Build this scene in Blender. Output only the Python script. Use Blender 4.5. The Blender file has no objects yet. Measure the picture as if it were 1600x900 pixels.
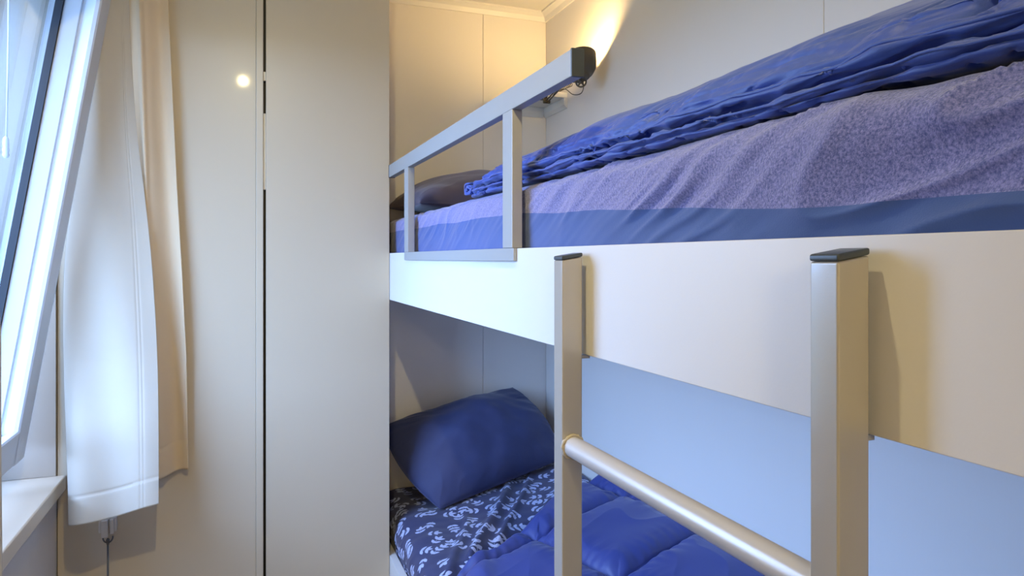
import bpy, bmesh, math, random
import numpy as np
from mathutils import Vector, Matrix, Euler
random.seed(4)
CZ = 1.25                      # eye height; every z below is written relative to it
C = bpy.context.scene.collection
PI = math.pi

# ------------------------------------------------------------------ noise
_rng = np.random.RandomState(7)
_perm = _rng.permutation(256); _perm = np.concatenate([_perm, _perm, _perm])
_ang = _rng.rand(256) * 2 * PI
_gx, _gy = np.cos(_ang), np.sin(_ang)
def noise(x, y, seed=0):
    x = np.asarray(x, float) + seed * 17.31; y = np.asarray(y, float) + seed * 9.77
    xi = np.floor(x).astype(int); yi = np.floor(y).astype(int)
    xf = x - xi; yf = y - yi
    xi &= 255; yi &= 255
    u = xf**3 * (xf * (xf * 6 - 15) + 10); v = yf**3 * (yf * (yf * 6 - 15) + 10)
    def g(ix, iy, dx, dy):
        h = _perm[_perm[ix & 255] + (iy & 255)]
        return _gx[h] * dx + _gy[h] * dy
    n00 = g(xi, yi, xf, yf); n10 = g(xi + 1, yi, xf - 1, yf)
    n01 = g(xi, yi + 1, xf, yf - 1); n11 = g(xi + 1, yi + 1, xf - 1, yf - 1)
    return ((n00 * (1 - u) + n10 * u) * (1 - v) + (n01 * (1 - u) + n11 * u) * v) * 1.5
def ridge(x, y, seed=0, p=2.0):
    return np.clip(1 - np.abs(noise(x, y, seed)) * 1.6, 0, 1) ** p
def sstep(a, b, x):
    t = np.clip((x - a) / (b - a), 0, 1)
    return t * t * (3 - 2 * t)
def spline(pts, n):
    """Catmull-Rom through pts, n samples spaced by arc length."""
    P = np.array(pts, float)
    P = np.vstack([2 * P[0] - P[1], P, 2 * P[-1] - P[-2]])
    out = []
    for i in range(1, len(P) - 2):
        for t in np.linspace(0, 1, 24, endpoint=False):
            a, b, c, d = P[i - 1], P[i], P[i + 1], P[i + 2]
            out.append(.5 * ((2 * b) + (c - a) * t + (2 * a - 5 * b + 4 * c - d) * t * t + (3 * b - a - 3 * c + d) * t**3))
    out.append(P[-2]); out = np.array(out)
    L = np.concatenate([[0], np.cumsum(np.linalg.norm(np.diff(out, axis=0), axis=1))])
    s = np.linspace(0, L[-1], n)
    return np.stack([np.interp(s, L, out[:, k]) for k in range(out.shape[1])], 1)

# ------------------------------------------------------------------ materials
def new_mat(name):
    m = bpy.data.materials.new(name); m.use_nodes = True
    nt = m.node_tree
    return m, nt, nt.nodes['Principled BSDF']
def node(nt, t, **kw):
    n = nt.nodes.new(t)
    for k, v in kw.items():
        if k in n.inputs: n.inputs[k].default_value = v
        else: setattr(n, k, v)
    return n
def rgba(c): return (c[0], c[1], c[2], 1)
def plain(name, col, rough=.5, metal=0, var=.06, nscale=6, bump=0, bscale=300, stretch=(1, 1, 1), coat=0, spec=.5, sheen=0):
    m, nt, b = new_mat(name)
    tc = node(nt, 'ShaderNodeTexCoord')
    mp = node(nt, 'ShaderNodeMapping'); mp.inputs['Scale'].default_value = stretch
    nt.links.new(tc.outputs['Object'], mp.inputs['Vector'])
    nz = node(nt, 'ShaderNodeTexNoise', Scale=nscale, Detail=4.0)
    nt.links.new(mp.outputs[0], nz.inputs['Vector'])
    mx = node(nt, 'ShaderNodeMix', data_type='RGBA')
    mx.inputs[6].default_value = rgba([c * (1 - var) for c in col]); mx.inputs[7].default_value = rgba([min(1, c * (1 + var)) for c in col])
    nt.links.new(nz.outputs[0], mx.inputs[0]); nt.links.new(mx.outputs[2], b.inputs['Base Color'])
    b.inputs['Roughness'].default_value = rough; b.inputs['Metallic'].default_value = metal
    b.inputs['Specular IOR Level'].default_value = spec
    b.inputs['Coat Weight'].default_value = coat; b.inputs['Coat Roughness'].default_value = .06
    if sheen: b.inputs['Sheen Weight'].default_value = sheen; b.inputs['Sheen Roughness'].default_value = .5
    if bump:
        n2 = node(nt, 'ShaderNodeTexNoise', Scale=bscale, Detail=3.0)
        nt.links.new(mp.outputs[0], n2.inputs['Vector'])
        bp = node(nt, 'ShaderNodeBump', Strength=bump, Distance=.001)
        nt.links.new(n2.outputs[0], bp.inputs['Height']); nt.links.new(bp.outputs[0], b.inputs['Normal'])
    return m
M = {}
M['wall'] = plain('wall_panel', (.73, .695, .645), .45, var=.03, nscale=4, bump=.12, bscale=160, stretch=(1, 1, .06))
M['ceil'] = plain('ceiling_panel', (.72, .70, .65), .5, var=.02, bump=.05)
M['trimw'] = plain('trim_paint', (.74, .72, .67), .4, var=.02)
M['floor'] = plain('floor_vinyl', (.30, .24, .18), .5, var=.2, nscale=8, stretch=(1, .1, 1))
M['ground'] = plain('outside_ground', (.17, .17, .12), .9, var=.4, nscale=20)
M['gloss'] = plain('gloss_cream_lacquer', (.55, .475, .36), .34, var=.012, coat=.10, nscale=2, spec=.25)
M['reveal_shade'] = plain('reveal_shade_panel', (.42, .37, .31), .5, var=.03)  # darker tan, shade from curtain and sash put into the colour
M['black'] = plain('gap_black', (.012, .012, .012), .6)
M['board'] = plain('white_board', (.71, .70, .70), .38, var=.015, nscale=3, bump=.05, bscale=400)
M['rail'] = plain('grey_painted_steel', (.36, .365, .37), .42, metal=.15, var=.02, bump=.06, bscale=900)
M['post'] = plain('champagne_lacquered_steel', (.44, .415, .38), .25, metal=.2, var=.02, bump=.04, bscale=900, coat=.3)
M['rung'] = plain('satin_rung', (.56, .53, .51), .30, metal=.15, var=.02)
M['capg'] = plain('dark_plastic_cap', (.05, .062, .075), .35, var=.1)
M['weld'] = plain('weld_bead', (.5, .45, .36), .5, var=.15, nscale=80, bump=.4, bscale=200)
M['lampb'] = plain('lamp_black', (.06, .052, .042), .4, metal=.2)
M['brass'] = plain('lamp_joint', (.10, .07, .035), .35, metal=.8)
M['upvc'] = plain('white_upvc', (.56, .58, .62), .28, var=.01)
M['gasket'] = plain('gasket', (.012, .016, .025), .45)
M['sill'] = plain('sill_white', (.72, .62, .49), .35, var=.02)
M['sillwall'] = plain('wall_under_sill', (.62, .56, .50), .6, var=.05, bump=.5, bscale=60, stretch=(1, 1, .12))
M['clear'] = plain('cord_plastic', (.62, .58, .53), .25)
M['cord'] = plain('cord_grey', (.10, .10, .10), .5)
M['cordw'] = plain('cord_white', (.75, .8, .85), .5)
M['seamd'] = plain('seam_dark', (.38, .35, .3), .7)

def fabric(name, col, rough=.8, weave=700, strength=.25, sheen=.15, var=.08, transl=0):
    m, nt, b = new_mat(name)
    tc = node(nt, 'ShaderNodeTexCoord')
    nz = node(nt, 'ShaderNodeTexNoise', Scale=9.0, Detail=5.0)
    nt.links.new(tc.outputs['Object'], nz.inputs['Vector'])
    mx = node(nt, 'ShaderNodeMix', data_type='RGBA')
    mx.inputs[6].default_value = rgba([c * (1 - var) for c in col]); mx.inputs[7].default_value = rgba([c * (1 + var) for c in col])
    nt.links.new(nz.outputs[0], mx.inputs[0]); nt.links.new(mx.outputs[2], b.inputs['Base Color'])
    b.inputs['Roughness'].default_value = rough
    b.inputs['Sheen Weight'].default_value = sheen; b.inputs['Sheen Roughness'].default_value = .4
    n2 = node(nt, 'ShaderNodeTexNoise', Scale=float(weave), Detail=2.0)
    nt.links.new(tc.outputs['Object'], n2.inputs['Vector'])
    bp = node(nt, 'ShaderNodeBump', Strength=strength, Distance=.0006)
    nt.links.new(n2.outputs[0], bp.inputs['Height']); nt.links.new(bp.outputs[0], b.inputs['Normal'])
    if transl:
        tr = node(nt, 'ShaderNodeBsdfTranslucent'); tr.inputs[0].default_value = rgba(col)
        ms = node(nt, 'ShaderNodeMixShader'); ms.inputs[0].default_value = transl
        out = nt.nodes['Material Output']
        nt.links.new(b.outputs[0], ms.inputs[1]); nt.links.new(tr.outputs[0], ms.inputs[2]); nt.links.new(ms.outputs[0], out.inputs[0])
    return m
M['duvet'] = fabric('royal_blue_cotton', (.034, .080, .38), .50, 900, .2, .25)
M['band'] = fabric('blue_jersey_band', (.042, .092, .29), .85, 800, .35, .3)
M['quilt'] = fabric('navy_polyester_quilt', (.040, .058, .235), .5, 900, .15, .15)
M['pillow_navy'] = fabric('navy_pillowcase', (.034, .044, .125), .75, 800, .25, .2)
M['pillow_dark'] = fabric('charcoal_navy_pillowcase', (.066, .055, .092), .8, 800, .25, .2)
M['curtain'] = fabric('cream_curtain', (.60, .55, .46), .85, 900, .25, .1, .03, .12)
M['curtain_tan'] = fabric('beige_curtain', (.80, .65, .45), .9, 900, .25, .1, .03, .2)
# terry towelling: loops seen as light and dark speckle
def terry():
    m, nt, b = new_mat('lilac_blue_terry')
    tc = node(nt, 'ShaderNodeTexCoord')
    nz = node(nt, 'ShaderNodeTexNoise', Scale=420.0, Detail=2.0, Roughness=.7)
    nt.links.new(tc.outputs['Object'], nz.inputs['Vector'])
    cr = node(nt, 'ShaderNodeValToRGB')
    cr.color_ramp.elements[0].position = .33; cr.color_ramp.elements[0].color = (.048, .075, .28, 1)
    cr.color_ramp.elements[1].position = .68; cr.color_ramp.elements[1].color = (.215, .232, .57, 1)
    nt.links.new(nz.outputs[0], cr.inputs[0]); nt.links.new(cr.outputs[0], b.inputs['Base Color'])
    b.inputs['Roughness'].default_value = .95; b.inputs['Sheen Weight'].default_value = .5; b.inputs['Sheen Roughness'].default_value = .5
    bp = node(nt, 'ShaderNodeBump', Strength=.7, Distance=.0015)
    nt.links.new(nz.outputs[0], bp.inputs['Height']); nt.links.new(bp.outputs[0], b.inputs['Normal'])
    return m
M['terry'] = terry()
def leafmat():
    m, nt, b = new_mat('leaf_print_cotton')
    at = node(nt, 'ShaderNodeAttribute', attribute_name='leaf')
    cr = node(nt, 'ShaderNodeValToRGB')
    cr.color_ramp.elements[0].position = .46; cr.color_ramp.elements[0].color = (.030, .035, .105, 1)
    cr.color_ramp.elements[1].position = .54; cr.color_ramp.elements[1].color = (.40, .45, .68, 1)
    nt.links.new(at.outputs['Fac'], cr.inputs[0]); nt.links.new(cr.outputs[0], b.inputs['Base Color'])
    b.inputs['Roughness'].default_value = .8; b.inputs['Sheen Weight'].default_value = .15
    return m
M['leaf'] = leafmat()
def glassmat():
    m = bpy.data.materials.new('window_glass'); m.use_nodes = True; nt = m.node_tree
    nt.nodes.remove(nt.nodes['Principled BSDF'])
    tr = node(nt, 'ShaderNodeBsdfTransparent'); tr.inputs[0].default_value = (.93, .96, .97, 1)
    gl = node(nt, 'ShaderNodeBsdfGlossy', Roughness=.02)
    lw = node(nt, 'ShaderNodeLayerWeight'); lw.inputs[0].default_value = .5
    pw = node(nt, 'ShaderNodeMath', operation='POWER'); pw.inputs[1].default_value = 5
    ma = node(nt, 'ShaderNodeMath', operation='MULTIPLY_ADD'); ma.inputs[1].default_value = .9; ma.inputs[2].default_value = .04
    nt.links.new(lw.outputs['Facing'], pw.inputs[0]); nt.links.new(pw.outputs[0], ma.inputs[0]); fr = ma
    ms = node(nt, 'ShaderNodeMixShader')
    nt.links.new(fr.outputs[0], ms.inputs[0]); nt.links.new(tr.outputs[0], ms.inputs[1]); nt.links.new(gl.outputs[0], ms.inputs[2])
    nt.links.new(ms.outputs[0], nt.nodes['Material Output'].inputs[0])
    return m
M['glass'] = glassmat()
def emit(name, col, s):
    m, nt, b = new_mat(name)
    b.inputs['Emission Color'].default_value = rgba(col); b.inputs['Emission Strength'].default_value = s
    return m
M['bulb'] = emit('lit_bulb', (1, .66, .26), 1050)
M['lens'] = emit('lit_lens', (1, .78, .45), 4)

# ------------------------------------------------------------------ objects
def wloc(o):
    v = Vector((0, 0, 0))
    while o is not None: v += o.location; o = o.parent
    return v
def obj(name, V, F, mat, parent=None, smooth=False, label=None, origin=None, mats=None, midx=None):
    """one mesh object from world-space (eye-relative z) vertices"""
    V = np.asarray(V, float).copy(); V[:, 2] += CZ
    if parent is not None: off = np.array(wloc(parent))
    elif origin is not None: off = np.array([origin[0], origin[1], origin[2] + CZ])
    else: off = np.array([(V[:, 0].min() + V[:, 0].max()) / 2, (V[:, 1].min() + V[:, 1].max()) / 2, V[:, 2].min()])
    me = bpy.data.meshes.new(name); me.from_pydata((V - off).tolist(), [], [list(map(int, f)) for f in F]); me.update()
    for mm in (mats or [mat]): me.materials.append(mm)
    if smooth: me.polygons.foreach_set('use_smooth', [True] * len(me.polygons))
    if midx is not None: me.polygons.foreach_set('material_index', midx)
    o = bpy.data.objects.new(name, me); C.objects.link(o)
    if parent is not None: o.parent = parent
    else: o.location = off
    if label: o['label'] = label
    return o
def thing(name, label, cat, loc, group=None, kind=None):
    o = bpy.data.objects.new(name, None); C.objects.link(o); o.empty_display_size = .05
    o.location = (loc[0], loc[1], loc[2] + CZ)
    if kind: o['kind'] = kind
    if label: o['label'] = label
    if cat: o['category'] = cat
    if group: o['group'] = group
    return o
def tag(o, label, cat, group=None):
    o['label'] = label; o['category'] = cat
    if group: o['group'] = group
    return o
def struct(o): o['kind'] = 'structure'; return o

class MB:
    def __init__(s): s.V = []; s.F = []; s.n = 0
    def add(s, V, F):
        V = np.asarray(V, float); s.V.append(V); s.F += [[i + s.n for i in f] for f in F]; s.n += len(V); return s
    def box(s, x0, x1, y0, y1, z0, z1, bev=0, seg=2, R=None):
        bm = bmesh.new(); bmesh.ops.create_cube(bm, size=1)
        for v in bm.verts: v.co = Vector(((x0 + x1) / 2 + v.co.x * (x1 - x0), (y0 + y1) / 2 + v.co.y * (y1 - y0), (z0 + z1) / 2 + v.co.z * (z1 - z0)))
        if bev: bmesh.ops.bevel(bm, geom=list(bm.edges), offset=bev, segments=seg, affect='EDGES', profile=.5)
        bm.verts.index_update()
        V = np.array([v.co[:] for v in bm.verts]); F = [[v.index for v in f.verts] for f in bm.faces]; bm.free()
        if R is not None: V = R(V)
        return s.add(V, F)
    def prism(s, poly, axis, a, b, R=None):
        """poly of 2-D points, swept along axis from a to b"""
        n = len(poly); V = []
        for t in (a, b):
            for p in poly:
                q = list(p); q.insert(axis, t); V.append(q)
        F = [[i, (i + 1) % n, n + (i + 1) % n, n + i] for i in range(n)] + [list(range(n))[::-1], list(range(n, 2 * n))]
        V = np.array(V)
        if R is not None: V = R(V)
        return s.add(V, F)
    def tube(s, P, r, seg=12, cap=True):
        P = np.array(P, float); n = len(P); r = np.broadcast_to(np.asarray(r, float), (n,))
        T = np.gradient(P, axis=0); T /= np.linalg.norm(T, axis=1)[:, None] + 1e-12
        up = np.array([0, 0, 1.]) if abs(T[0][2]) < .9 else np.array([1., 0, 0])
        V = []; nrm = np.cross(T[0], up); nrm /= np.linalg.norm(nrm)
        for i in range(n):
            nrm = nrm - T[i] * nrm.dot(T[i]); nrm /= np.linalg.norm(nrm) + 1e-12; bi = np.cross(T[i], nrm)
            for k in range(seg):
                a = 2 * PI * k / seg; V.append(P[i] + r[i] * (math.cos(a) * nrm + math.sin(a) * bi))
        F = [[i * seg + k, i * seg + (k + 1) % seg, (i + 1) * seg + (k + 1) % seg, (i + 1) * seg + k] for i in range(n - 1) for k in range(seg)]
        if cap: F += [list(range(seg))[::-1], [(n - 1) * seg + k for k in range(seg)]]
        return s.add(V, F)
    def lathe(s, prof, c, axis, seg=32):
        """prof of (radius, height) about axis through c"""
        ax = np.array(axis, float); ax /= np.linalg.norm(ax)
        e1 = np.cross(ax, [1., 0, 0]); e1 /= np.linalg.norm(e1); e2 = np.cross(ax, e1); c = np.array(c, float); V = []
        for r, h in prof:
            for k in range(seg):
                a = 2 * PI * k / seg; V.append(c + ax * h + r * (math.cos(a) * e1 + math.sin(a) * e2))
        n = len(prof)
        F = [[i * seg + k, i * seg + (k + 1) % seg, (i + 1) * seg + (k + 1) % seg, (i + 1) * seg + k] for i in range(n - 1) for k in range(seg)]
        return s.add(V, F)
    def obj(s, name, mat, parent=None, smooth=False, **kw):
        return obj(name, np.vstack(s.V), s.F, mat, parent, smooth, **kw)
def autosm(o, ang=35):
    me = o.data; me.polygons.foreach_set('use_smooth', [True] * len(me.polygons)); me.set_sharp_from_angle(angle=math.radians(ang))
    wn_ = o.modifiers.new('weighted', 'WEIGHTED_NORMAL'); wn_.keep_sharp = True; wn_.weight = 100; return o
def grid_faces(n, m, flip=False):
    F = []
    for i in range(n - 1):
        for j in range(m - 1):
            a = i * m + j; f = [a, a + 1, a + m + 1, a + m]
            F.append(f[::-1] if flip else f)
    return F
def normals(P):
    du = np.gradient(P, axis=0); dv = np.gradient(P, axis=1)
    N = np.cross(du, dv); N /= np.linalg.norm(N, axis=2)[..., None] + 1e-12
    return N

# ------------------------------------------------------------------ key planes
X0 = .40           # outer face of the bed boards
XW = 1.025         # wall along the bed
YF = 2.34          # wall at the head of the bed
YW = 2.05          # wardrobe front
XL = -.436         # window wall
CE = .885          # ceiling
FL = -CZ           # floor
YB = -1.05         # wall behind the camera

# ------------------------------------------------------------------ setting
struct(MB().box(XL - .3, XW + .1, YB - .1, YF + .1, FL - .08, FL).obj('floor', M['floor']))
cm = MB().box(XL - .3, .646, YB - .1, YF + .1, CE, CE + .08).box(.649, XW + .1, YB - .1, YF + .1, CE, CE + .08).box(.64, .655, YB, YF, CE + .004, CE + .07)
struct(cm.obj('ceiling', M['ceil']))
# panelled walls: panels meet in a fine groove
w = MB().box(XW + .003, XW + .1, YB - .1, YF + .1, FL, CE)
for a, b in ((YB, -.166), (-.1645, 1.0322), (1.0338, YF)): w.box(XW, XW + .01, a, b, FL, CE, .0008, 1)
struct(w.obj('wall_right', M['wall']))
w = MB().box(XL - .3, XW + .05, YF + .003, YF + .1, FL, CE)
for a, b in ((XL - .25, .1842), (.1858, .7842), (.7858, XW)): w.box(a, b, YF, YF + .01, FL, CE, .0008, 1)
struct(w.obj('wall_far', M['wall']))
dx0, dx1 = -.36, .34
w = MB().box(XL - .3, dx0, YB - .1, YB, FL, CE).box(dx1, XW + .1, YB - .1, YB, FL, CE).box(dx0, dx1, YB - .1, YB, .75, CE)
struct(w.obj('wall_back', M['wall']))
d = thing('door_1', None, None, (0, YB - .05, FL), kind='structure')
MB().box(dx0, dx0 + .03, YB - .1, YB + .01, FL, .75).box(dx1 - .03, dx1, YB - .1, YB + .01, FL, .75).box(dx0 + .03, dx1 - .03, YB - .1, YB + .01, .72, .75).obj('door_frame', M['trimw'], d)
lf = MB().box(dx1 - .03, dx1 + .008, YB - .77, YB - .11, FL + .005, .715, .002).obj('door_leaf', M['trimw'], d)
MB().tube([(dx1 - .03, YB - .70, -.2), (dx1 - .075, YB - .70, -.2), (dx1 - .075, YB - .58, -.2)], .009).obj('door_handle', M['rail'], lf)
h = MB().box(-.75, -.70, -2.4, YB - .1, FL, CE).box(.70, .75, -2.4, YB - .1, FL, CE).box(-.75, .75, -2.45, -2.4, FL, CE).box(-.75, .75, -2.45, YB - .1, CE, CE + .05).box(-.75, .75, -2.45, YB - .1, FL - .05, FL)
struct(h.obj('wall_fill_box', M['wall']))  # unseen box added behind the doorway to enclose the warm fill
# window wall with its opening
WY0, WY1, WZ0, WZ1 = .91, YW, -.58, .74
w = MB().box(XL - .26, XL, YB - .1, WY0, FL, CE).box(XL - .26, XL, WY1, YF + .1, FL, CE).box(XL - .26, XL, WY0, WY1, WZ1, CE).box(XL - .26, XL, WY0, WY1, FL, WZ0)
struct(w.obj('wall_left', M['sillwall']))
# ceiling cove
def cove(o): return o
t = MB()
pr = [(0, 0), (0, -.030), (-.006, -.031), (-.012, -.016), (-.024, -.008), (-.030, -.006), (-.030, 0)]
t.prism([(XW + a, CE + b) for a, b in pr], 1, YB, YF)
t.prism([(YF + a, CE + b) for a, b in pr], 0, X0, XW)
struct(t.obj('trim_1', M['trimw']))
struct(MB().box(-60, XL - .3, -40, 60, FL - .4, FL - .3).obj('ground', M['ground']))

# window: fixed frame, tilted sash, sill
win = thing('window_1', None, None, (XL - .1, 1.48, -.55), kind='structure')
fx0, fx1 = -.665, -.590
fw = .06
m = MB()
m.box(fx0, fx1, WY0, WY0 + fw, WZ0 + .03, WZ1, .004).box(fx0, fx1, WY1 - fw, WY1, WZ0 + .03, WZ1, .004)
m.box(fx0, fx1, WY0 + fw, WY1 - fw, WZ0 + .03, WZ0 + .10, .004).box(fx0, fx1, WY0 + fw, WY1 - fw, WZ1 - fw, WZ1, .004)
autosm(m.obj('window_frame', M['upvc'], win))
m = MB().box(fx1 - .02, XL + .021, WY0, WY1, -.5795, -.5425, .004, 3)
autosm(m.obj('sill', M['sill'], win))
TILT = math.radians(9.3)
sx0, sz0 = -.556, -.455
def tilt(V):
    V = np.array(V); x = V[:, 0].copy(); z = V[:, 2].copy()
    V[:, 0] = sx0 + x * math.cos(TILT) + z * math.sin(TILT)
    V[:, 2] = sz0 - x * math.sin(TILT) + z * math.cos(TILT)
    return V
SY0, SY1, SH = .985, 1.957, 1.16
sw = .077
gy0, gy1 = SY0 + sw, SY1 - sw
m = MB()
# far stile: overlap lip, stepped bead towards the glass
prof = [(-.03, gy1 + .004), (0.0, gy1 + .004), (.001, gy1), (.034, gy1), (.036, gy1 + .005), (.041, gy1 + .005), (.064, gy1 - .010), (.072, gy1 - .010), (.0755, gy1 - .007), (.0755, SY1 - .003), (.072, SY1), (.05, SY1), (.05, SY1 - .014), (-.03, SY1 - .014)]
m.prism(prof, 2, 0, SH, R=tilt)
mir = [(a, SY0 + SY1 - b) for a, b in prof][::-1]
m.prism(mir, 2, 0, SH, R=tilt)
def railprof(flip):
    P = [(-.03, sw + .004), (0, sw + .004), (.001, sw), (.034, sw), (.036, sw - .005), (.041, sw - .005), (.064, sw + .010), (.072, sw + .010), (.0755, sw + .007), (.0755, .003), (.072, 0), (.05, 0), (.05, .014), (-.03, .014)]
    P = [(a, b - .008 if 0 < b and b > .05 else b) for a, b in P]
    return [(a, SH - b) for a, b in P][::-1] if flip else P
for fl in (False, True):
    m.prism(railprof(fl), 1, gy0 + .001, gy1 - .001, R=tilt)
sash = m.obj('sash', M['upvc'], win)
g = MB()
gx0, gx1 = -.016, -.0005
g.box(gx0, gx1, gy1 - .005, gy1 + .003, sw - .008, SH - sw + .008, R=tilt).box(gx0, gx1, gy0 - .003, gy0 + .005, sw - .008, SH - sw + .008, R=tilt)
g.box(gx0, gx1, gy0, gy1, sw - .010, sw - .002, R=tilt).box(gx0, gx1, gy0, gy1, SH - sw + .002, SH - sw + .010, R=tilt)
g.obj('gasket', M['gasket'], sash)
MB().box(-.021, -.017, gy0 - .002, gy1 + .002, sw - .006, SH - sw + .006, R=tilt).obj('pane', M['glass'], sash)

MB().box(fx1 + .001, XL - .0005, WY1 - .006, WY1 - .0005, -.5415, WZ1 - .001).obj('reveal_shade_panel', M['reveal_shade'], win)  # added thin panel, its dark colour stands in for shade beside the sash
# ------------------------------------------------------------------ wardrobe
wd = thing('wardrobe', 'tall glossy cream two-door wardrobe between curtain and bunk bed', 'wardrobe', (-.02, YW + .15, FL))
m = MB()
m.box(.384, .3992, YW + .022, YF - .004, FL + .002, CE - .004, .001)
m.box(-.43, .384, YF - .03, YF - .006, FL + .002, CE - .004)
m.box(-.43, .384, YW + .03, YF - .03, CE - .03, CE - .004).box(-.43, .384, YW + .03, YF - .03, FL + .002, FL + .06)
m.box(-.434, -.416, YW + .022, YF - .006, FL + .002, CE - .004)
m.obj('carcass', M['gloss'], wd)
MB().box(.03, .085, YW + .0195, YW + .022, FL + .01, CE - .01).obj('shadow_gap', M['black'], wd)
m = MB().box(-.434, .0326, YW, YW + .019, FL + .012, CE - .006, .0012, 2)
m.box(.0327, .0518, YW - .0004, YW + .019, FL + .012, CE - .006, .0022, 3)
autosm(m.obj('door', M['gloss'], wd))
m = MB()
m.box(.0586, .3992, YW, YW + .019, FL + .012, CE - .006, .0012, 2)
dr = autosm(m.obj('door', M['gloss'], wd))
for za, zb in ((.49, .515), (.19, .40)):
    MB().box(.0520, .0584, YW + .006, YW + .0192, za, zb, .0008).obj('catch', M['trimw'], dr)

# ------------------------------------------------------------------ bunk bed
BY0, BY1 = .18, YF - .006
bb = thing('bunk_bed', 'white board bunk bed with grey metal guard rail along the wall', 'bunk bed', (.71, 1.26, FL))
autosm(MB().box(X0, X0 + .02, BY0, BY1, -.1205, .016, .0012, 2).obj('upper_side_board', M['board'], bb))
autosm(MB().box(X0, X0 + .02, BY0, BY1, -1.03, -.868, .0012, 2).obj('lower_side_board', M['board'], bb))
MB().box(X0 + .02, XW - .003, BY0, BY1, -.1185, -.09).obj('mattress_base', M['board'], bb)
MB().box(X0 + .02, XW - .003, BY0, BY1, -1.02, -.99).obj('mattress_base', M['board'], bb)
autosm(MB().box(X0, XW - .003, BY0 - .02, BY0, FL, .016, .001).obj('end_board', M['board'], bb))
for ya in (BY0, BY1 - .03): MB().box(X0 + .02, X0 + .045, ya, ya + .03, FL, -1.0205).obj('foot', M['board'], bb)
RX0, RX1 = .394, .4118
rl = autosm(MB().box(RX0, RX1, .8205, 2.030, .2346, .2705, .0022, 2).obj('guard_rail', M['rail'], bb))
for a, b in ((1.032, 1.076), (1.780, 1.824)):
    autosm(MB().box(RX0, RX1, a, b, .0165, .2352, .0018, 2).obj('rail_post', M['rail'], rl))
autosm(MB().box(RX0, X0, 1.026, 1.824, -.004, .0165, .0012, 2).obj('base_bar', M['rail'], rl))
autosm(MB().box(RX0 - .0006, RX1 + .0006, .8165, .8208, .2338, .2713, .0016, 2).obj('end_cap', M['capg'], rl))
autosm(MB().box(RX0 - .0006, RX1 + .0006, 2.030, 2.0345, .2338, .2713, .0016, 2).obj('end_cap', M['capg'], rl))

# ------------------------------------------------------------------ ladder
ld = thing('ladder', 'champagne lacquered metal ladder with round rungs hooked on bunk bed', 'ladder', (.38, .58, FL))
PX0, PX1 = .365, .3925
def slant(top):
    def R(V):
        V = np.array(V); k = V[:, 2] > top - .02
        V[k, 2] += (V[k, 0] - (PX0 + PX1) / 2) * .16
        return V
    return R
for ya, yb in ((.7835, .8085), (.3555, .3805)):
    p = autosm(MB().box(PX0, PX1, ya, yb, FL + .002, .000, .0018, 3, R=slant(0)).obj('post', M['post'], ld))
    autosm(MB().box(PX0 - .0004, PX1 + .0004, ya - .0004, yb + .0004, .0003, .0052, .0016, 3, R=slant(0)).obj('end_cap', M['capg'], p))
    autosm(MB().box(PX1 + .0002, PX1 + .0022, ya + .006, yb - .004, -.1250, -.015).box(PX1 + .0002, X0 + .008, ya + .010, yb - .006, -.1255, -.1215).obj('hook', M['post'], p))
xr = .379
for z in (-.2315, -.480, -.730, -.980):
    r = MB().tube([(xr, .3807, z), (xr, .55, z), (xr, .7833, z)], .0128, 28).obj('rung', M['rung'], ld); autosm(r, 50)
    for yy, sg in ((.7822, -1), (.3818, 1)):
        ring = [(xr + .0138 * math.cos(a) * (1 + .06 * math.sin(5 * a)), yy, z + .0138 * math.sin(a)) for a in np.linspace(0, 2 * PI, 30)]
        MB().tube(ring, [.0022 + .0007 * math.sin(9 * k) for k in range(30)], 8).obj('weld', M['weld'], r, True)

# ------------------------------------------------------------------ upper mattress in terry sheet
def mattress(y0, y1, ny, front, band_z, top, xin, xout, name, label, wr):
    pass
mt = thing('mattress', 'upper bunk mattress in lilac blue terry fitted sheet', 'mattress', (.72, 1.25, -.09))
ny, nb, nt_ = 420, 44, 150
y = np.linspace(BY0 + .004, BY1 - .012, ny)
seam = np.interp(y, [.18, .30, .40, .55, .8, 1.1, 1.5, 2.3], [.036, .038, .040, .046, .062, .074, .078, .080]) + .003 * noise(y * 6, y * 0, 3)
topz = .120 + .003 * noise(y * 3, y * 0, 5)
def wr_side(Y, S):
    """diagonal swags of loose cloth; S runs up the side from 0 (board) to 1 (top edge)"""
    warp = .5 * noise(Y * 5, S * 1.5, 8)
    k = Y + S * .27
    k2 = Y * .62 + S * .06
    msk = .35 + .65 * sstep(-.25, .45, noise(Y * 4.5, S * .8, 9))
    f = .0120 * (ridge(k * 11 + warp, S * .7 + Y, 12, 2.5) - .35) * msk + .0030 * noise(k * 17 + warp, S * .9, 11) + .0034 * (ridge(k * 26 + warp, S * 1.2, 16, 3) - .3) * msk + .0009 * noise(k * 60, S * 3, 13)
    far = sstep(.85, 1.15, Y)
    f = f * (1 - .45 * far) * (.45 + .55 * sstep(.40, .62, S))
    near = sstep(.62, .34, Y)
    sw_ = .015 * noise(k2 * 9 + 2, S * 1.7 + Y * 3.5, 14) + .010 * (ridge(k2 * 11, S * 2.6 + Y * 5, 15, 3) - .3) + .002 * noise(k2 * 30, S * 5 + Y * 9, 17)
    return f * (1 - .75 * near) + sw_ * near
Pb = np.zeros((ny, nb, 3)); S = np.linspace(0, 1, nb)
for j, s in enumerate(S):
    Pb[:, j, 0] = .4265 - .0015 * math.sin(s * PI / 2); Pb[:, j, 1] = y; Pb[:, j, 2] = -.02 + s * (seam + .02)
Sv = (Pb[:, :, 2] + .02) / .14
dsp = wr_side(Pb[:, :, 1], Sv)
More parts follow.
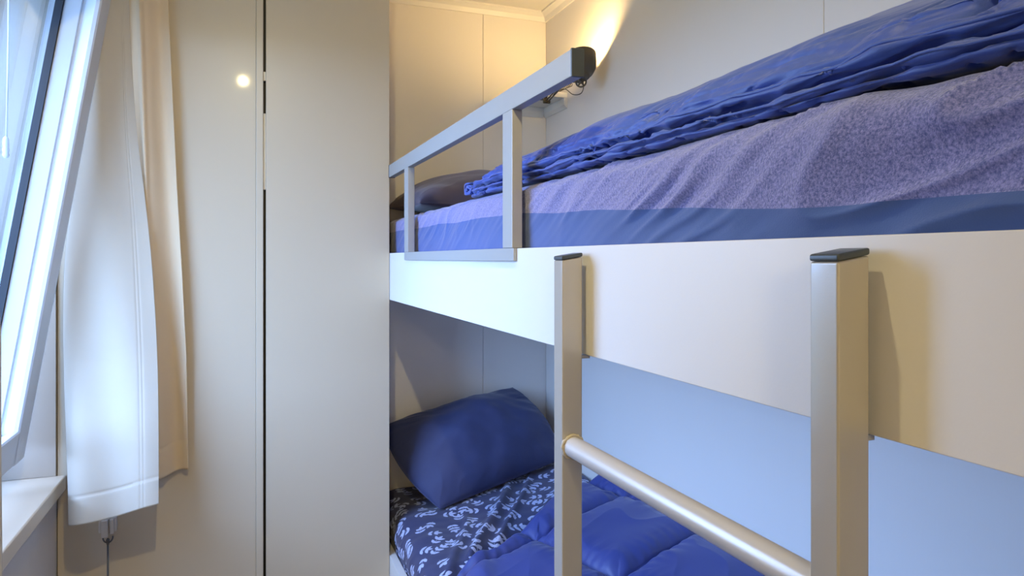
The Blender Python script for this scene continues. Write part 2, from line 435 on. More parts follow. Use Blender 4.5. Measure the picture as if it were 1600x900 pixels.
Pb[:, :, 0] -= np.clip(dsp * .8 * sstep(-.05, .45, Sv) + .003, -.01, .0052 + .02 * sstep(.016, .03, Pb[:, :, 2]))
# terry from the seam up, over the edge, across the top
Pt = np.zeros((ny, nt_, 3))
for i in range(ny):
    zs, zt = seam[i], topz[i]
    c = spline([(.425, zs), (.4245, zs + (zt - zs) * .35), (.426, zs + (zt - zs) * .7), (.434, zt - .010), (.450, zt + .001), (.49, zt - .008), (.70, zt - .012), (.97, zt - .012), (1.012, zt - .02), (1.016, .0)], 400)
    # denser sampling near the front
    q = np.linspace(0, 1, nt_) ** 1.9 * 399
    Pt[i, :, 0] = np.interp(q, np.arange(400), c[:, 0]); Pt[i, :, 2] = np.interp(q, np.arange(400), c[:, 1]); Pt[i, :, 1] = y[i]
Sv2 = (np.clip(Pt[:, :, 2], -.02, .2) + .02) / .14
d2 = wr_side(Pt[:, :, 1], Sv2 + (Pt[:, :, 0] - .425) * 4)
N = normals(Pt)
if N[10, 10, 0] > 0: N = -N
fade = sstep(.456, .434, Pt[:, :, 0])
base = np.clip(dsp[:, -1] * .8 + .003, -.01, .0252)[:, None]
Pt += N * (np.clip(d2 * .8 + .003, -.010, .0252) * fade)[..., None]
Pt[:, 0] = Pb[:, -1]
Pt[:, 1] = .5 * Pt[:, 0] + .5 * Pt[:, 2]
for nm, P, mm in (('elastic_band', Pb, M['band']), ('terry_cover', Pt, M['terry'])):
    obj(nm, P.reshape(-1, 3), grid_faces(P.shape[0], P.shape[1]), mm, mt, True, label='smooth blue jersey band' if nm == 'elastic_band' else None)
MB().box(.430, 1.012, BY0 + .008, BY1 - .016, -.0895, .09, .02, 3).obj('core', M['band'], mt)

# ------------------------------------------------------------------ upper duvet, folded in layers
ny = 520
prof = [(.62, .1285), (.50, .1275), (.455, .1262), (.437, .1262), (.4315, .1285), (.435, .1312), (.447, .1318), (.437, .1328), (.4290, .1358), (.432, .1395), (.446, .1412), (.452, .1432), (.443, .1455), (.4330, .1482), (.4345, .1520), (.441, .1540), (.445, .1546), (.4445, .1575), (.447, .1640), (.456, .1745), (.474, .1880),
        (.50, .1995), (.55, .2190), (.61, .241), (.68, .262), (.77, .273), (.88, .272), (.96, .262), (1.004, .235), (1.012, .18), (1.0, .140), (.85, .132), (.62, .1285)]
base_p = spline(prof, 900)
seg = np.linalg.norm(np.diff(base_p, axis=0), axis=1); L = np.concatenate([[0], np.cumsum(seg)])
# sample densely at the front
dens = np.where((base_p[:-1, 0] < .56), 3.0, 1.0) * seg; cd = np.concatenate([[0], np.cumsum(dens)])
npf = 300
q = np.interp(np.linspace(0, cd[-1], npf), cd, np.arange(len(cd)))
bp = np.stack([np.interp(q, np.arange(900), base_p[:, k]) for k in range(2)], 1)
arc = np.interp(q, np.arange(900), L)
DY0, DY1 = BY0 + .004, 1.415
yy = np.linspace(0, 1, ny); yy = DY0 + (DY1 - DY0) * (1 - (1 - yy) ** 1.15)
P = np.zeros((ny, npf, 3))
for i, Y in enumerate(yy):
    e = (Y - (DY1 - .12)) / .12
    k = 1.0 if e <= 0 else max(0.0, 1 - e ** 2.4) ** .55
    thick = .20 + .80 * k
    und = noise(np.array([Y * 4.0]), np.array([.3]), 21)[0] * .010 + noise(np.array([Y * 11.0]), np.array([.7]), 22)[0] * .004
    X = bp[:, 0].copy(); Z = bp[:, 1].copy()
    top = sstep(.17, .25, Z)
    Z = .126 + (Z - .126) * (1 + und / .14 * top) * thick
    # the layer lines drift and pinch along the edge
    fr = sstep(.50, .44, X)
    X = X + fr * (.0050 * noise(np.full(npf, Y * 6), Z * 90, 23) + .0030 * noise(np.full(npf, Y * 19), Z * 260, 24))
    Z = Z + fr * sstep(.1265, .14, Z) * (.0036 * noise(np.full(npf, Y * 5), Z * 24, 25) + .0014 * noise(np.full(npf, Y * 15), Z * 80, 26))
    cx = .72
    X = cx + (X - cx) * (.90 + .10 * k)
    P[i, :, 0] = X; P[i, :, 1] = Y; P[i, :, 2] = Z
Yg = P[:, :, 1]; A = np.broadcast_to(arc, (ny, npf)); Xg = P[:, :, 0]
N = normals(P)
if N[100, np.argmin(abs(bp[:, 0] - .75) + (bp[:, 1] < .2))][2] < 0: N = -N
topm = sstep(.168, .185, P[:, :, 2])
k = Yg + .8 * (Xg - .43)               # puckers fan back from the front edge
topn = sstep(.158, .170, P[:, :, 2])
dis = topm * (.0075 * noise(Yg * 5 + A, A * 4.0, 31) + .0014 * noise(k * 34, A * 9, 33) + .0030 * (ridge(Yg * 2.2 + A * 6, A * 11 + Yg * 1.5, 34, 3) - .3) * sstep(.50, .58, Xg))
pm_ = sstep(.0, .35, noise(Yg * 9, A * 2 + Yg, 38))
front_ = topn * sstep(.545, .485, Xg)
dis += front_ * (.0045 * noise(k * 16, A * 6, 39) - .0170 * ridge(k * 15 + .6 * noise(Yg * 7, A * 6, 40), A * 4, 32, 5) * (.15 + .85 * pm_) - .0012 * ridge(k * 38, A * 7 + Yg * 3, 45, 5))
edge = sstep(.47, .44, Xg) * (1 - topn)
kz = Yg + 2.2 * (P[:, :, 2] - .14)
dis += edge * (.0028 * noise(Yg * 22 + A * 12, A * 16, 35) - .0070 * ridge(kz * 24, A * 26, 36, 6) * sstep(-.1, .4, noise(Yg * 11, A * 30, 46)) + .0026 * (ridge(Yg * 12 + A * 40, A * 60, 47, 3) - .3))
P += N * dis[..., None]
P[:, :, 2] = np.maximum(P[:, :, 2], np.where(P[:, :, 0] > .4375, .1255, .1215)); P[:, :, 0] = np.clip(P[:, :, 0], .424, XW - .006)
F = grid_faces(ny, npf); n0 = ny * npf
V = P.reshape(-1, 3)
V = np.vstack([V, P[-1].mean(0) + [0, .004, 0], P[0].mean(0)])
F += [[(ny - 1) * npf + j, (ny - 1) * npf + j + 1, n0] for j in range(npf - 1)] + [[j + 1, j, n0 + 1] for j in range(npf - 1)]
dv = thing('duvet', 'crumpled royal blue duvet folded in layers on the upper mattress', 'duvet', (.72, .8, .125))
obj('duvet_cover', V, F, M['duvet'], dv, True)
# piping along the folded edge
pi = np.argmin(abs(bp[:, 0] - .4345) + abs(bp[:, 1] - .152) * 3)
line = P[:-6:4, pi] + N[:-6:4, pi] * .0006
MB().tube(line, .0017, 8).obj('piping', M['duvet'], dv, True)
pi2 = np.argmin(abs(bp[:, 0] - .429) + abs(bp[:, 1] - .1358) * 3)
MB().tube(P[:-6:4, pi2] + N[:-6:4, pi2] * .0004, .0013, 8).obj('piping', M['duvet'], dv, True)
# rolled corner at the head end
sp = []
for a in np.linspace(0, 2.3 * 2 * PI, 90):
    r = .003 + .0095 * (a / (2.3 * 2 * PI)); sp.append((r * math.cos(a) * 2.3, r * math.sin(a)))
sp = np.array(sp); nw = 40
V = np.zeros((nw, 90, 3))
for i, s in enumerate(np.linspace(0, 1, nw)):
    px = .431 + .17 * s; th = 1.0 - .1 * s
    V[i, :, 0] = px + .003 * noise(np.arange(90) * .12, np.full(90, s * 4), 41)
    V[i, :, 1] = 1.388 + .05 * s * s + sp[:, 0] * th + .003 * noise(np.arange(90) * .1, np.full(90, s * 5), 42)
    V[i, :, 2] = .1415 + .012 * s + sp[:, 1] * th + .003 * noise(np.arange(90) * .1, np.full(90, s * 5), 43)
ro = obj('rolled_corner', V.reshape(-1, 3), grid_faces(nw, 90), M['duvet'], dv, True)
so = ro.modifiers.new('thick', 'SOLIDIFY'); so.thickness = .0036; so.offset = 0

# ------------------------------------------------------------------ pillows (corner patch + bulge)
def pillow(name, mat, corners, front, back, label, pinch=.07, side=None, ex=.46, seed=50, wr=1.0, n=150):
    TL, TR, BL, BR = [np.array(c, float) for c in corners]
    s = np.sin(np.linspace(-1, 1, n) * PI / 2)
    A, B = np.meshgrid(s, s, indexing='ij')                   # A across, B up
    a2 = A * (1 - (pinch if side is None else side) * (1 - B**2)); b2 = B * (1 - pinch * (1 - A**2))
    u = (a2 + 1) / 2; v = (b2 + 1) / 2
    Pm = (BL * ((1 - u) * (1 - v))[..., None] + BR * (u * (1 - v))[..., None] + TL * ((1 - u) * v)[..., None] + TR * (u * v)[..., None])
    nrm = np.cross(BR - BL, TL - BL); nrm /= np.linalg.norm(nrm)
    pr_ = np.clip((1 - A**2) * (1 - B**2), 0, 1) ** ex * (.75 + .25 * np.clip((1 - A**2) * (1 - B**2), 0, 1))
    e = 1 - np.clip((1 - np.abs(A)) * (1 - np.abs(B)) * 6, 0, 1)
    rad = np.arctan2(B - .2, A)
    rm = sstep(.35, .85, np.sqrt(A * A + (B - .2)**2)) * sstep(-.02, .25, PI - np.abs(rad))
    def wf(sd):
        return wr * pr_ * (.012 * noise(A * 1.5, B * 1.5, sd) + .004 * noise(A * 3.5 + B, B * 3, sd + 1) + rm * .0065 * (.3 + e) * noise(rad * 4.5, (A * A + B * B) * 1.5, sd + 2) + rm * .0065 * e * (ridge(rad * 5, (A * A + B * B) * .8, sd + 3, 3) - .3))
    Fr = Pm + nrm * (front * pr_ + wf(seed))[..., None]
    Bk = Pm - nrm * (back * pr_)[..., None]
    V = np.vstack([Fr.reshape(-1, 3), Bk.reshape(-1, 3)])
    F = grid_faces(n, n) + [[i + n * n for i in f[::-1]] for f in grid_faces(n, n)]
    bm = bmesh.new(); vs = [bm.verts.new(x) for x in V]
    for f in F:
        try: bm.faces.new([vs[i] for i in f])
        except ValueError: pass
    bmesh.ops.remove_doubles(bm, verts=bm.verts, dist=.00005)
    bm.verts.index_update()
    V = np.array([x.co[:] for x in bm.verts]); F = [[x.index for x in f.verts] for f in bm.faces]; bm.free()
    pt = thing(name, label, 'pillow', (V[:, 0].mean(), V[:, 1].mean(), V[:, 2].min()))
    obj('pillowcase', V, F, mat, pt, True)
    ed = np.vstack([Pm[:, 0], Pm[-1, 1:], Pm[::-1, -1][1:], Pm[0, ::-1][1:]])[::3]
    MB().tube(ed, .0016, 6).obj('seam', mat, pt, True)
    return pt
pillow('pillow', M['pillow_navy'], [(.425, 2.285, -.545), (.880, 2.300, -.452), (.545, 2.025, -.741), (.985, 2.12, -.662)], .12, .02,
       'navy blue pillow propped against the wall on the lower bunk', pinch=.0, side=-.13, wr=1.7, seed=50)
pillow('pillow', M['pillow_dark'], [(.45, 2.325, .168), (.99, 2.325, .185), (.445, 1.86, .150), (.985, 1.86, .150)], .108, .030,
       'dark charcoal pillow lying at the head of the upper bunk', pinch=.03, ex=.30, seed=60)

# ------------------------------------------------------------------ lower mattress with leaf print sheet
lm = thing('mattress', 'lower bunk mattress in navy sheet with pale leaf print', 'mattress', (.72, 1.25, -.988))
ny, nx = 560, 420
y = np.linspace(1.40, BY1 - .010, ny)
c = spline([(.4235, -.93), (.4235, -.86), (.417, -.835), (.420, -.805), (.436, -.778), (.48, -.760), (.56, -.750), (.72, -.728), (.9, -.700), (.99, -.688), (1.018, -.70), (1.020, -.75)], nx)
P = np.zeros((ny, nx, 3)); P[:, :, 0] = c[:, 0]; P[:, :, 2] = c[:, 1]; P[:, :, 1] = y[:, None]
cl = np.concatenate([[0], np.cumsum(np.linalg.norm(np.diff(c, axis=0), axis=1))])
A = np.broadcast_to(cl, (ny, nx)); Yg = P[:, :, 1]
N = normals(P)
if N[100, 150, 2] < 0: N = -N
sd = sstep(.02, .09, A)
dis = sd * (.006 * noise(Yg * 7, A * 7, 71) + .002 * noise(Yg * 22 + A * 9, A * 18, 72))
# big drag folds running from the pillow towards the front edge
def fold(x0, y0, x1, y1, wd_, h):
    dx, dy = x1 - x0, y1 - y0; Ln = math.hypot(dx, dy)
    tt = ((P[:, :, 0] - x0) * dx + (Yg - y0) * dy) / Ln**2
    dd = ((P[:, :, 0] - x0) * dy - (Yg - y0) * dx) / Ln + .006 * np.sin(tt * 7)
    return h * np.exp(-(dd / wd_) ** 2) * sstep(-.15, .25, tt) * sstep(1.2, .75, tt)
for a in ((.50, 1.62, .80, 2.10, .016, .020), (.56, 1.62, .90, 2.16, .011, .012), (.45, 1.60, .62, 1.98, .013, .010), (.70, 1.7, .98, 2.05, .014, .012)): dis += fold(*a)
# drape wrinkles on the side
dis += sstep(.17, .06, A) * (.006 * ridge(Yg * 14 + A * 6, A * 3, 74, 3) - .001)
sink = sstep(-.06, .0, 1.585 + (P[:, :, 0] - .42) * .545 - Yg)            # pressed flat where the quilt lies
psh = np.exp(-((P[:, :, 0] - .80) / .30) ** 4) * sstep(2.04, 2.12, Yg - (P[:, :, 0] - .545) * .22)
dis = dis * (1 - sink * .8) - .026 * sink * sd - .020 * psh
P += N * dis[..., None]
P[:, :, 0] = np.clip(P[:, :, 0], .41, XW - .004)
k = P[:, :, 2] < -.860
P[:, :, 0][k] = np.maximum(P[:, :, 0][k], .4215)
# print: sprigs of leaves, kept as a signed distance per vertex
rng = np.random.RandomState(12)
sdf = np.full((ny, nx), 1.0)
U = A; Wy = Yg
def leaf(cx, cy, ang, ln, wd_):
    m_ = (np.abs(U - cx) < ln) & (np.abs(Wy - cy) < ln)
    if not m_.any(): return
    du = U[m_] - cx; dw = Wy[m_] - cy
    a = du * math.cos(ang) + dw * math.sin(ang); b = -du * math.sin(ang) + dw * math.cos(ang)
    tt = np.clip(a / ln + .5, 0, 1)
    wdt = wd_ * np.sin(PI * tt ** .8) ** .8
    d = np.maximum(np.abs(b) - wdt * .5, np.abs(a) - ln * .5)
    sdf[m_] = np.minimum(sdf[m_], d)
pts = []
for _ in range(9000):
    cx = rng.uniform(.0, cl[-1]); cy = rng.uniform(1.40, 2.33)
    if all((cx - q[0])**2 + (cy - q[1])**2 > (.043)**2 for q in pts): pts.append((cx, cy))
for cx, cy in pts:
    th = rng.uniform(0, 2 * PI); nl = rng.choice([2, 2, 3])
    st = .0165
    for i in range(nl):
        t_ = (i - (nl - 1) / 2) * st
        bx, by = cx + t_ * math.cos(th), cy + t_ * math.sin(th)
        for sg in (-1, 1):
            an = th + sg * .9; ln = .0195 * rng.uniform(.85, 1.1)
            leaf(bx + .55 * ln * math.cos(an), by + .55 * ln * math.sin(an), an, ln, .0092)
    leaf(cx + (nl / 2 * st + .005) * math.cos(th), cy + (nl / 2 * st + .005) * math.sin(th), th, .0195, .0092)
    leaf(cx, cy, th, st * nl, .0018)
o = obj('fitted_sheet', P.reshape(-1, 3), grid_faces(ny, nx), M['leaf'], lm, True)
at = o.data.attributes.new('leaf', 'FLOAT', 'POINT')
at.data.foreach_set('value', np.clip(0.5 - sdf / .0024, 0, 1).reshape(-1))
MB().box(.428, 1.010, BY0 + .008, BY1 - .016, -.9895, -.86, .02, 3).obj('core', M['band'], lm)
MB().box(.428, 1.010, BY0 + .008, 1.41, -.87, -.81, .02, 3).obj('sheet_foot', M['pillow_navy'], lm)

# ------------------------------------------------------------------ lower quilt
qa = math.radians(13)
e1 = np.array([math.cos(qa), math.sin(qa)]); e2 = np.array([-math.sin(qa), math.cos(qa)])
ny, nx = 420, 330
xs = np.linspace(.415, 1.018, nx)
P = np.zeros((ny, nx, 3))
def q_edge(x): return 1.585 + (x - .42) * .545 + .012 * np.sin(x * 17) + .006 * np.sin(x * 41)
tq = np.linspace(0, 1, ny)
Xg = np.broadcast_to(xs, (ny, nx)); Yg = .55 + (q_edge(Xg) - .55) * tq[:, None] ** .85
a = (Xg - .745) * e1[0] + (Yg - 1.322) * e1[1]; b = (Xg - .745) * e2[0] + (Yg - 1.322) * e2[1]
cell = .30
def stitch(t):
    r = np.abs((t / cell + .5) % 1 - .5) * cell
    return r
da = stitch(a + .006 * noise(b * 9, b * 0, 81)); db = stitch(b + .006 * noise(a * 9, a * 0, 82))
puff = (1 - np.exp(-da / .022)) * (1 - np.exp(-db / .022))
zb = np.interp(Xg, [.41, .44, .50, .60, .75, .95, 1.02], [-.785, -.758, -.736, -.710, -.678, -.644, -.640])
edge_d = q_edge(Xg) - Yg
Z = zb - .022 + .034 * puff * sstep(-.02, .06, edge_d) + .012 * sstep(0, .03, edge_d)
gat = np.exp(-np.minimum(da, db) / .03)
dmin = np.minimum(da, db)
Z += .007 * noise(Xg * 5, Yg * 5, 83) + .0035 * noise(a * 7 + b * 4, b * 9 - a * 3, 84) * np.clip(dmin / .05, 0, 1) + .0030 * (ridge(a * 5 + b * 3, b * 7 - a * 4, 89, 3) - .3) * np.clip(dmin / .04, 0, 1)
Z += .0055 * np.exp(-(dmin / .045) ** 2) * (1 - np.exp(-(dmin / .006) ** 2)) * np.where(db < da, noise(a * 44, b * 9, 85), noise(b * 44, a * 9, 86))
Z -= .004 * np.exp(-(dmin / .004) ** 2)
ef = sstep(.05, .0, edge_d)
Z = Z * (1 - ef) + (zb - .028) * ef + .010 * ef * np.sqrt(np.clip(edge_d / .05, 0, 1))
Z += .016 * np.exp(-((Xg - .50 - .25 * (Yg - 1.5)) / .03) ** 2) * sstep(1.35, 1.5, Yg)
P[:, :, 0] = Xg; P[:, :, 1] = Yg; P[:, :, 2] = Z
qt = obj('quilt', P.reshape(-1, 3), grid_faces(ny, nx), M['quilt'], None, True)
so = qt.modifiers.new('thick', 'SOLIDIFY'); so.thickness = .006; so.offset = -1
tag(qt, 'navy stitched quilt spread over the lower bunk behind the ladder', 'quilt')

# ------------------------------------------------------------------ corner shelf
sh = thing('corner_shelf', 'small white corner shelf on ledger strips above upper pillow', 'shelf', (.93, 2.25, .50))
SX0, SYF = .83, 2.157
autosm(MB().box(SX0, XW - .001, SYF, YF - .001, .543, .561, .0015, 2).obj('shelf_board', M['trimw'], sh))
lp = [(0, 0), (-.012, 0), (-.012, -.022), (-.006, -.030), (-.003, -.034), (0, -.034)]
m = MB(); m.prism([(YF - .001 + p, .5425 + q) for p, q in lp], 0, SX0, XW - .0131); m.obj('ledger_strip', M['trimw'], sh)
m = MB(); m.prism([(XW - .001 + p, .5425 + q) for p, q in lp], 1, SYF, YF - .001); m.obj('ledger_strip', M['trimw'], sh)

# ------------------------------------------------------------------ clamp lamp
lp_ = thing('clamp_lamp', 'black swing-arm clamp lamp lit on the corner shelf', 'lamp', (.94, 2.15, .53))
MB().box(.922, .950, 2.146, 2.185, .5615, .569, .001).box(.928, .944, 2.143, 2.150, .530, .569, .001).box(.905, .950, 2.148, 2.170, .530, .5355, .001).obj('clamp', M['lampb'], lp_)
MB().tube([(.936, 2.16, .5352), (.936, 2.16, .5426)], .006, 12).obj('clamp_screw', M['brass'], lp_, True)
ax = lambda p, q: [tuple(np.array(p) + (np.array(q) - np.array(p)) * t) for t in (0, .5, 1)]
J0 = (.940, 2.140, .520); J1 = (.952, 2.02, .560); J2 = (.944, 1.905, .530)
MB().tube(ax((.936, 2.146, .533), J0), .004, 10).obj('stem', M['lampb'], lp_, True)
m = MB()
for dx in (-.005, .005):
    m.tube(ax((J0[0] + dx, J0[1], J0[2]), (J1[0] + dx, J1[1], J1[2])), .0022, 8)
m.obj('lower_arm', M['lampb'], lp_, True)
m = MB()
for dx in (-.005, .005):
    m.tube(ax((J1[0] + dx, J1[1], J1[2]), (J2[0] + dx, J2[1], J2[2])), .0022, 8)
m.obj('upper_arm', M['lampb'], lp_, True)
for J in (J0, J1):
    MB().tube([(J[0] - .011, J[1], J[2]), (J[0], J[1], J[2]), (J[0] + .011, J[1], J[2])], .006, 14).obj('joint', M['brass'], lp_, True)
coil = [(.946 + .0045 * math.cos(t), 2.06 - .10 * t / 60, .540 - .004 * t / 60 + .0045 * math.sin(t)) for t in np.linspace(0, 60, 260)]
MB().tube(coil, .0009, 6).obj('spring', M['brass'], lp_, True)
cab = spline([(.940, 2.125, .515), (.938, 2.06, .535), (.936, 1.99, .528), (.935, 1.93, .498), (.946, 1.90, .495), (.952, 1.893, .512), (.950, 1.892, .535)], 50)
MB().tube(cab, .0014, 7).obj('cable', M['lampb'], lp_, True)
# five-hole wheel knob facing the room
Wc = np.array([.9435, 1.893, .5285]); wn = np.array([-.45, -.89, 0.]); wn /= np.linalg.norm(wn)
we1 = np.cross(wn, [0, 0, 1.]); we2 = np.cross(we1, wn)
def circ(c, r, n=32): return [c + r * (math.cos(t) * we1 + math.sin(t) * we2) for t in np.linspace(0, 2 * PI, n)]
m = MB(); m.tube(circ(Wc, .0150), .0028, 8)
for k in range(5):
    t = 2 * PI * k / 5 + .3
    m.tube(ax(Wc, Wc + .0145 * (math.cos(t) * we1 + math.sin(t) * we2)), .0026, 8)
m.lathe([(0, -.004), (.006, -.004), (.006, .004), (0, .004)], Wc, wn, 16)
m.obj('knob', M['lampb'], lp_, True)
HA = np.array([.0, .42, .907]); Hc = np.array([.9435, 1.885, .5685])
pr = [(.0, -.046), (.014, -.046), (.017, -.043), (.018, -.036), (.030, -.030), (.041, -.014), (.046, .004), (.049, .028), (.050, .030), (.0485, .030), (.0475, .027), (.0445, .004), (.0395, -.013), (.029, -.028), (.015, -.033), (.0, -.034)]
MB().lathe(pr, Hc + HA * .008, HA, 48).obj('lamp_shade', M['lampb'], lp_, True)
MB().tube(ax(J2, Hc - HA * .034), .006, 10).obj('head_joint', M['lampb'], lp_, True)
bc = Hc + HA * .011
MB().lathe([(0, -.024), (.008, -.024), (.009, -.014), (.015, -.004), (.017, .004), (.014, .013), (.007, .019), (0, .0205)], bc, HA, 24).obj('bulb', M['bulb'], lp_, True)

# ------------------------------------------------------------------ curtains
f_, sn, cs = 1100.0, math.sin(math.atan(420 / 1100)), math.cos(math.atan(420 / 1100))
def ray_x(u, yv):
    """x on the sight line of a picture column at depth y (used to take sizes off the photograph)"""
    a_ = (u - 800) / f_
    return yv * (sn + a_ * cs) / (cs - a_ * sn)
def curtain_part(name, nx, nz, z_top, zb_l, zb_r, xl, xr_, yl, yr, fold_fn, mat, parent, hem, label=None):
    p = np.linspace(0, 1, nx); P = np.zeros((nx, nz, 3)); Nn = np.zeros((nx, nz))
    q = np.linspace(0, 1, nz)
    for i, pp in enumerate(p):
        zb_ = zb_l + (zb_r - zb_l) * pp + .0025 * math.sin(pp * 9)
        zz = z_top + (zb_ - z_top) * q
        P[i, :, 2] = zz
        XL_ = np.interp(-zz, [-k for k in xl[0]], xl[1]); XR_ = np.interp(-zz, [-k for k in xr_[0]], xr_[1])
        P[i, :, 0] = XL_ + (XR_ - XL_) * pp
        YL_ = np.interp(-zz, [-k for k in yl[0]], yl[1]); YR_ = np.interp(-zz, [-k for k in yr[0]], yr[1])
        P[i, :, 1] = YL_ + (YR_ - YL_) * pp + fold_fn(pp, zz)
        hz = zz - zb_
        P[i, :, 1] += .0022 * np.exp(-((hz - hem) / .0028) ** 2) - .0014 * (hz < hem)
    # soften the piecewise profile down the drop
    for _ in range(24): P[:, 1:-1, :2] = .25 * P[:, :-2, :2] + .5 * P[:, 1:-1, :2] + .25 * P[:, 2:, :2] if False else P[:, 1:-1, :2]
    o = obj(name, P.reshape(-1, 3), grid_faces(nx, nz), mat, parent, True, label=label)
    s_ = o.modifiers.new('thick', 'SOLIDIFY'); s_.thickness = .002; s_.offset = 0
    return o
ct = thing('curtain', 'cream curtain gathered beside the wardrobe at end of sill', 'curtain', (-.28, 1.99, -.62))
def ff(p, z):
    side = .0007 * math.exp(-((p - .80) / .012) ** 2) + .0007 * math.exp(-((p - .835) / .012) ** 2)
    d = sstep(.55, -.5, z)
    left = .055 * (1 - p) ** 6 * d                                     # left edge turns back to the window
    return left - .010 * np.sin(p * PI) * (1 - .4 * d) + .010 * d * np.sin(p * 5.2 + z * 1.6) + side + .004 * np.sin(p * 9 + z * 5)
zt = .84
def zpix(v, u, yv): return (404 - v) / f_ * yv / (cs - (u - 800) / f_ * sn)
yk = lambda z: np.interp(-np.asarray(z), [-.84, -.1, .25, .64], [1.990, 1.985, 1.950, 1.885])
vs = [-180, 0, 100, 200, 300, 400, 500, 600, 700, 790, 830]
ur = [196, 200, 205, 212, 225, 236, 243, 247, 248, 248, 248]
ul = [160, 150, 140, 128, 112, 99, 95, 96, 99, 102, 103]
def col(us):
    zz = []; xx = []
    for v_, u_ in zip(vs, us):
        yv = 1.98
        for _ in range(4):
            z_ = zpix(v_, u_, yv); yv = float(yk(z_))
        zz.append(z_); xx.append(ray_x(u_, yv))
    zf = np.linspace(.86, -.68, 80)
    xf = np.interp(-zf, [-a_ for a_ in zz], xx)
    for _ in range(12): xf[1:-1] = .25 * xf[:-2] + .5 * xf[1:-1] + .25 * xf[2:]
    return (list(zf), list(xf))
zl = np.linspace(.86, -.7, 60)
curtain_part('front_panel', 150, 420, zt, -.628, -.594, col(ul), col(ur), (list(zl), list(yk(zl) - .012)), (list(zl), list(yk(zl) + .012)), ff, M['curtain'], ct, .062)
def fb(p, z):
    return .012 * np.sin(p * 2 * PI * 1.5 + .4) * 1.0 - .010 * math.exp(-((p - .42) / .05) ** 2) + .002 * np.sin(z * 9 + p * 6)
vs2 = [(.86, 258), (.62, 264), (.2, 276), (-.05, 285), (-.25, 291), (-.55, 294), (-.7, 294)]
xr2 = ([a_ for a_, _ in vs2], [ray_x(u_, 2.022) for _, u_ in vs2])
xl2 = ([.86, -.7], [ray_x(185, 2.022), ray_x(206, 2.022)])
curtain_part('back_panel', 120, 300, zt, -.575, -.552, xl2, xr2, ([.86, -.7], [2.022, 2.022]), ([.86, -.7], [2.026, 2.026]), fb, M['curtain_tan'], ct, .075, label='warm beige inner panel')
cn = thing('curtain', 'cream curtain edge hanging at the near end of the window', 'curtain', (-.36, .95, -.62))
def fn(p, z): return .02 * np.sin(p * 9) * (1 - p) + .004 * np.sin(z * 7)
curtain_part('near_panel', 60, 200, zt, -.63, -.63, ([.86, -.7], [-.425, -.425]), ([.86, .3, .05, -.1, -.7], [-.310, -.300, -.284, -.277, -.2745]), ([.86, -.7], [.86, .86]), ([.86, -.7], [1.03, 1.03]), fn, M['curtain'], cn, .10)
cr_ = thing('curtain_rail', 'white curtain rail at ceiling over the window', 'rail', (-.36, 1.4, .85))
m = MB().box(-.40, -.38, .75, 2.042, .846, .868, .002); m.obj('track', M['trimw'], cr_)
for yb in (.8, 1.4, 2.0): MB().box(-.436, -.38, yb, yb + .02, .8681, .8845, .001).obj('bracket', M['trimw'], cr_)

# cord holder below the curtain, cord beside the glass
ch = thing('cord_holder', 'small clear plastic blind-cord holder on panel below the curtain', 'cord holder', (-.30, 2.045, -.78))
hx = ray_x(168, 2.04)
hz = zpix(827, 168, 2.04)
m = MB().box(hx - .020, hx + .021, 2.036, 2.0495, hz - .008, hz + .030, .003, 2).box(hx - .012, hx + .003, 2.022, 2.037, hz - .016, hz + .028, .003, 2).box(hx + .006, hx + .016, 2.026, 2.037, hz - .010, hz + .028, .003, 2)
autosm(m.obj('bracket', M['clear'], ch))
ring = [(hx + .003 + .011 * math.cos(t), 2.026, hz - .016 + .013 * math.sin(t)) for t in np.linspace(PI * .95, 2.05 * PI, 24)]
MB().tube(ring, .0018, 8).obj('hook', M['cord'], ch, True)
MB().tube([(hx + .003, 2.026, hz - .018), (hx + .003, 2.026, hz - .022), (hx + .003, 2.026, hz - .034)], [.002, .0045, .003], 10).obj('knot', M['cord'], ch, True)
MB().tube([(hx + .003, 2.026, hz - .03), (hx + .0035, 2.026, hz - .2), (hx + .003, 2.026, FL + .1)], .0023, 8).obj('cord', M['cord'], ch, True)
bc_ = thing('blind_cord', 'white cord with tassel hanging behind the tilted window glass', 'cord', (-.482, 1.864, .22))
MB().tube([(-.487, 1.864, .7395), (-.488, 1.864, .5), (-.492, 1.864, .27)], .0022, 8).obj('cord', M['cordw'], bc_, True)
tas = [(.002, 0), (.006, -.006), (.0065, -.02), (.0055, -.024), (.0072, -.030), (.0055, -.036), (.0072, -.042), (.004, -.048), (0, -.049)]
MB().lathe(tas, (-.493, 1.864, .272), (0, 0, 1), 16).obj('tassel', M['cordw'], bc_, True)

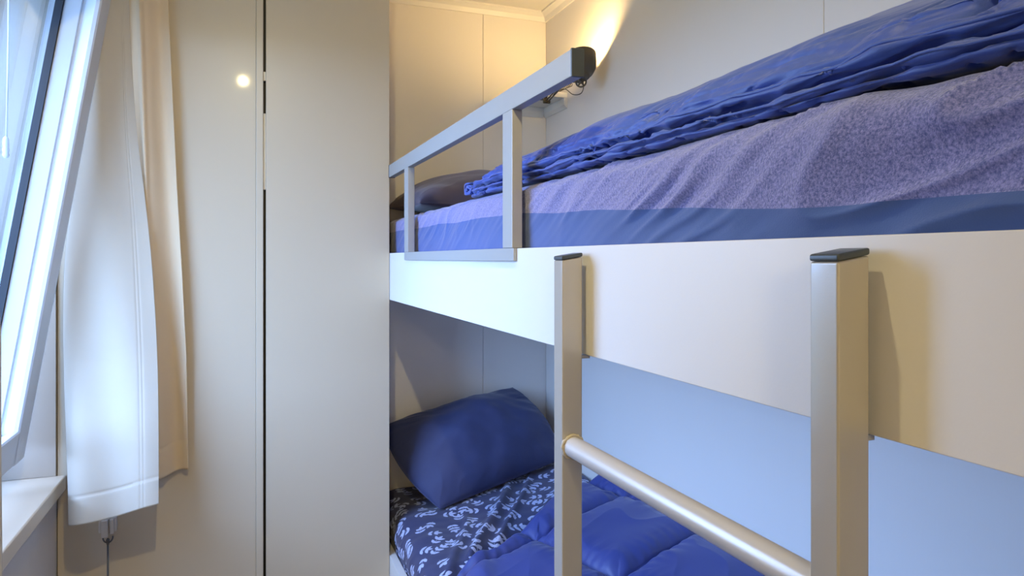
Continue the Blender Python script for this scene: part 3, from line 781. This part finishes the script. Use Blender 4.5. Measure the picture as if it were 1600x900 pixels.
# ------------------------------------------------------------------ lights
cs_ = thing('ceiling_spotlight', 'round recessed ceiling spotlight over the narrow aisle', 'ceiling light', (0, .54, CE - .012))
MB().lathe([(.030, .010), (.030, .002), (.034, -.001), (.042, -.001), (.044, .004), (.044, .0115)], (0, .54, CE - .012), (0, 0, 1), 40).obj('bezel', M['trimw'], cs_, True)
MB().lathe([(0, .004), (.029, .004), (.029, .0115), (0, .0115)], (0, .54, CE - .012), (0, 0, 1), 32).obj('lens', M['lens'], cs_)
def light(name, typ, loc, energy, col, **kw):
    l = bpy.data.lights.new(name, typ); l.energy = energy; l.color = col
    for k_, v_ in kw.items(): setattr(l, k_, v_)
    o = bpy.data.objects.new(name, l); C.objects.link(o); o.location = (loc[0], loc[1], loc[2] + CZ); return o
sl = light('spot_lamp', 'SPOT', (0, .54, CE - .045), 46, (1, .815, .40), shadow_soft_size=.016, spot_size=math.radians(150), spot_blend=1)
sl.rotation_euler = Vector((.02, 1.0, -1.45)).to_track_quat('-Z', 'Y').to_euler()
light('warm_fill', 'POINT', (-.52, -1.75, CE - .35), 80, (1, .82, .46), shadow_soft_size=.12)  # added unseen fill, gives the near end of the bed board its cream tone
po = light('window_portal', 'AREA', (-.70, (WY0 + WY1) / 2, (WZ0 + WZ1) / 2), 1, (1, 1, 1))
po.data.shape = 'RECTANGLE'; po.data.size = 1.36; po.data.size_y = 1.16; po.data.cycles.is_portal = True
po.rotation_euler = (0, -PI / 2, 0)
w = bpy.data.worlds.new('sky'); bpy.context.scene.world = w; w.use_nodes = True
bg = w.node_tree.nodes['Background']; bg.inputs[0].default_value = (.36, .555, 1.0, 1); bg.inputs[1].default_value = 27

# ------------------------------------------------------------------ camera
cam = bpy.data.cameras.new('camera'); co = bpy.data.objects.new('camera', cam); C.objects.link(co)
co.location = (0, 0, CZ); co.rotation_euler = (PI / 2, 0, -math.atan(420 / 1100))
cam.sensor_width = 36; cam.lens = 1100 * 36 / 1600; cam.shift_y = -46 / 1600; cam.clip_start = .01
sc = bpy.context.scene; sc.camera = co
sc.view_settings.view_transform = 'Standard'; sc.view_settings.look = 'None'; sc.view_settings.gamma = 1; sc.view_settings.use_curve_mapping = False
sc.view_settings.exposure = -.48
sc.cycles.use_denoising = True
sc.cycles.max_bounces = 10; sc.cycles.diffuse_bounces = 6; sc.cycles.sample_clamp_indirect = 6; sc.cycles.caustics_reflective = False; sc.cycles.caustics_refractive = False
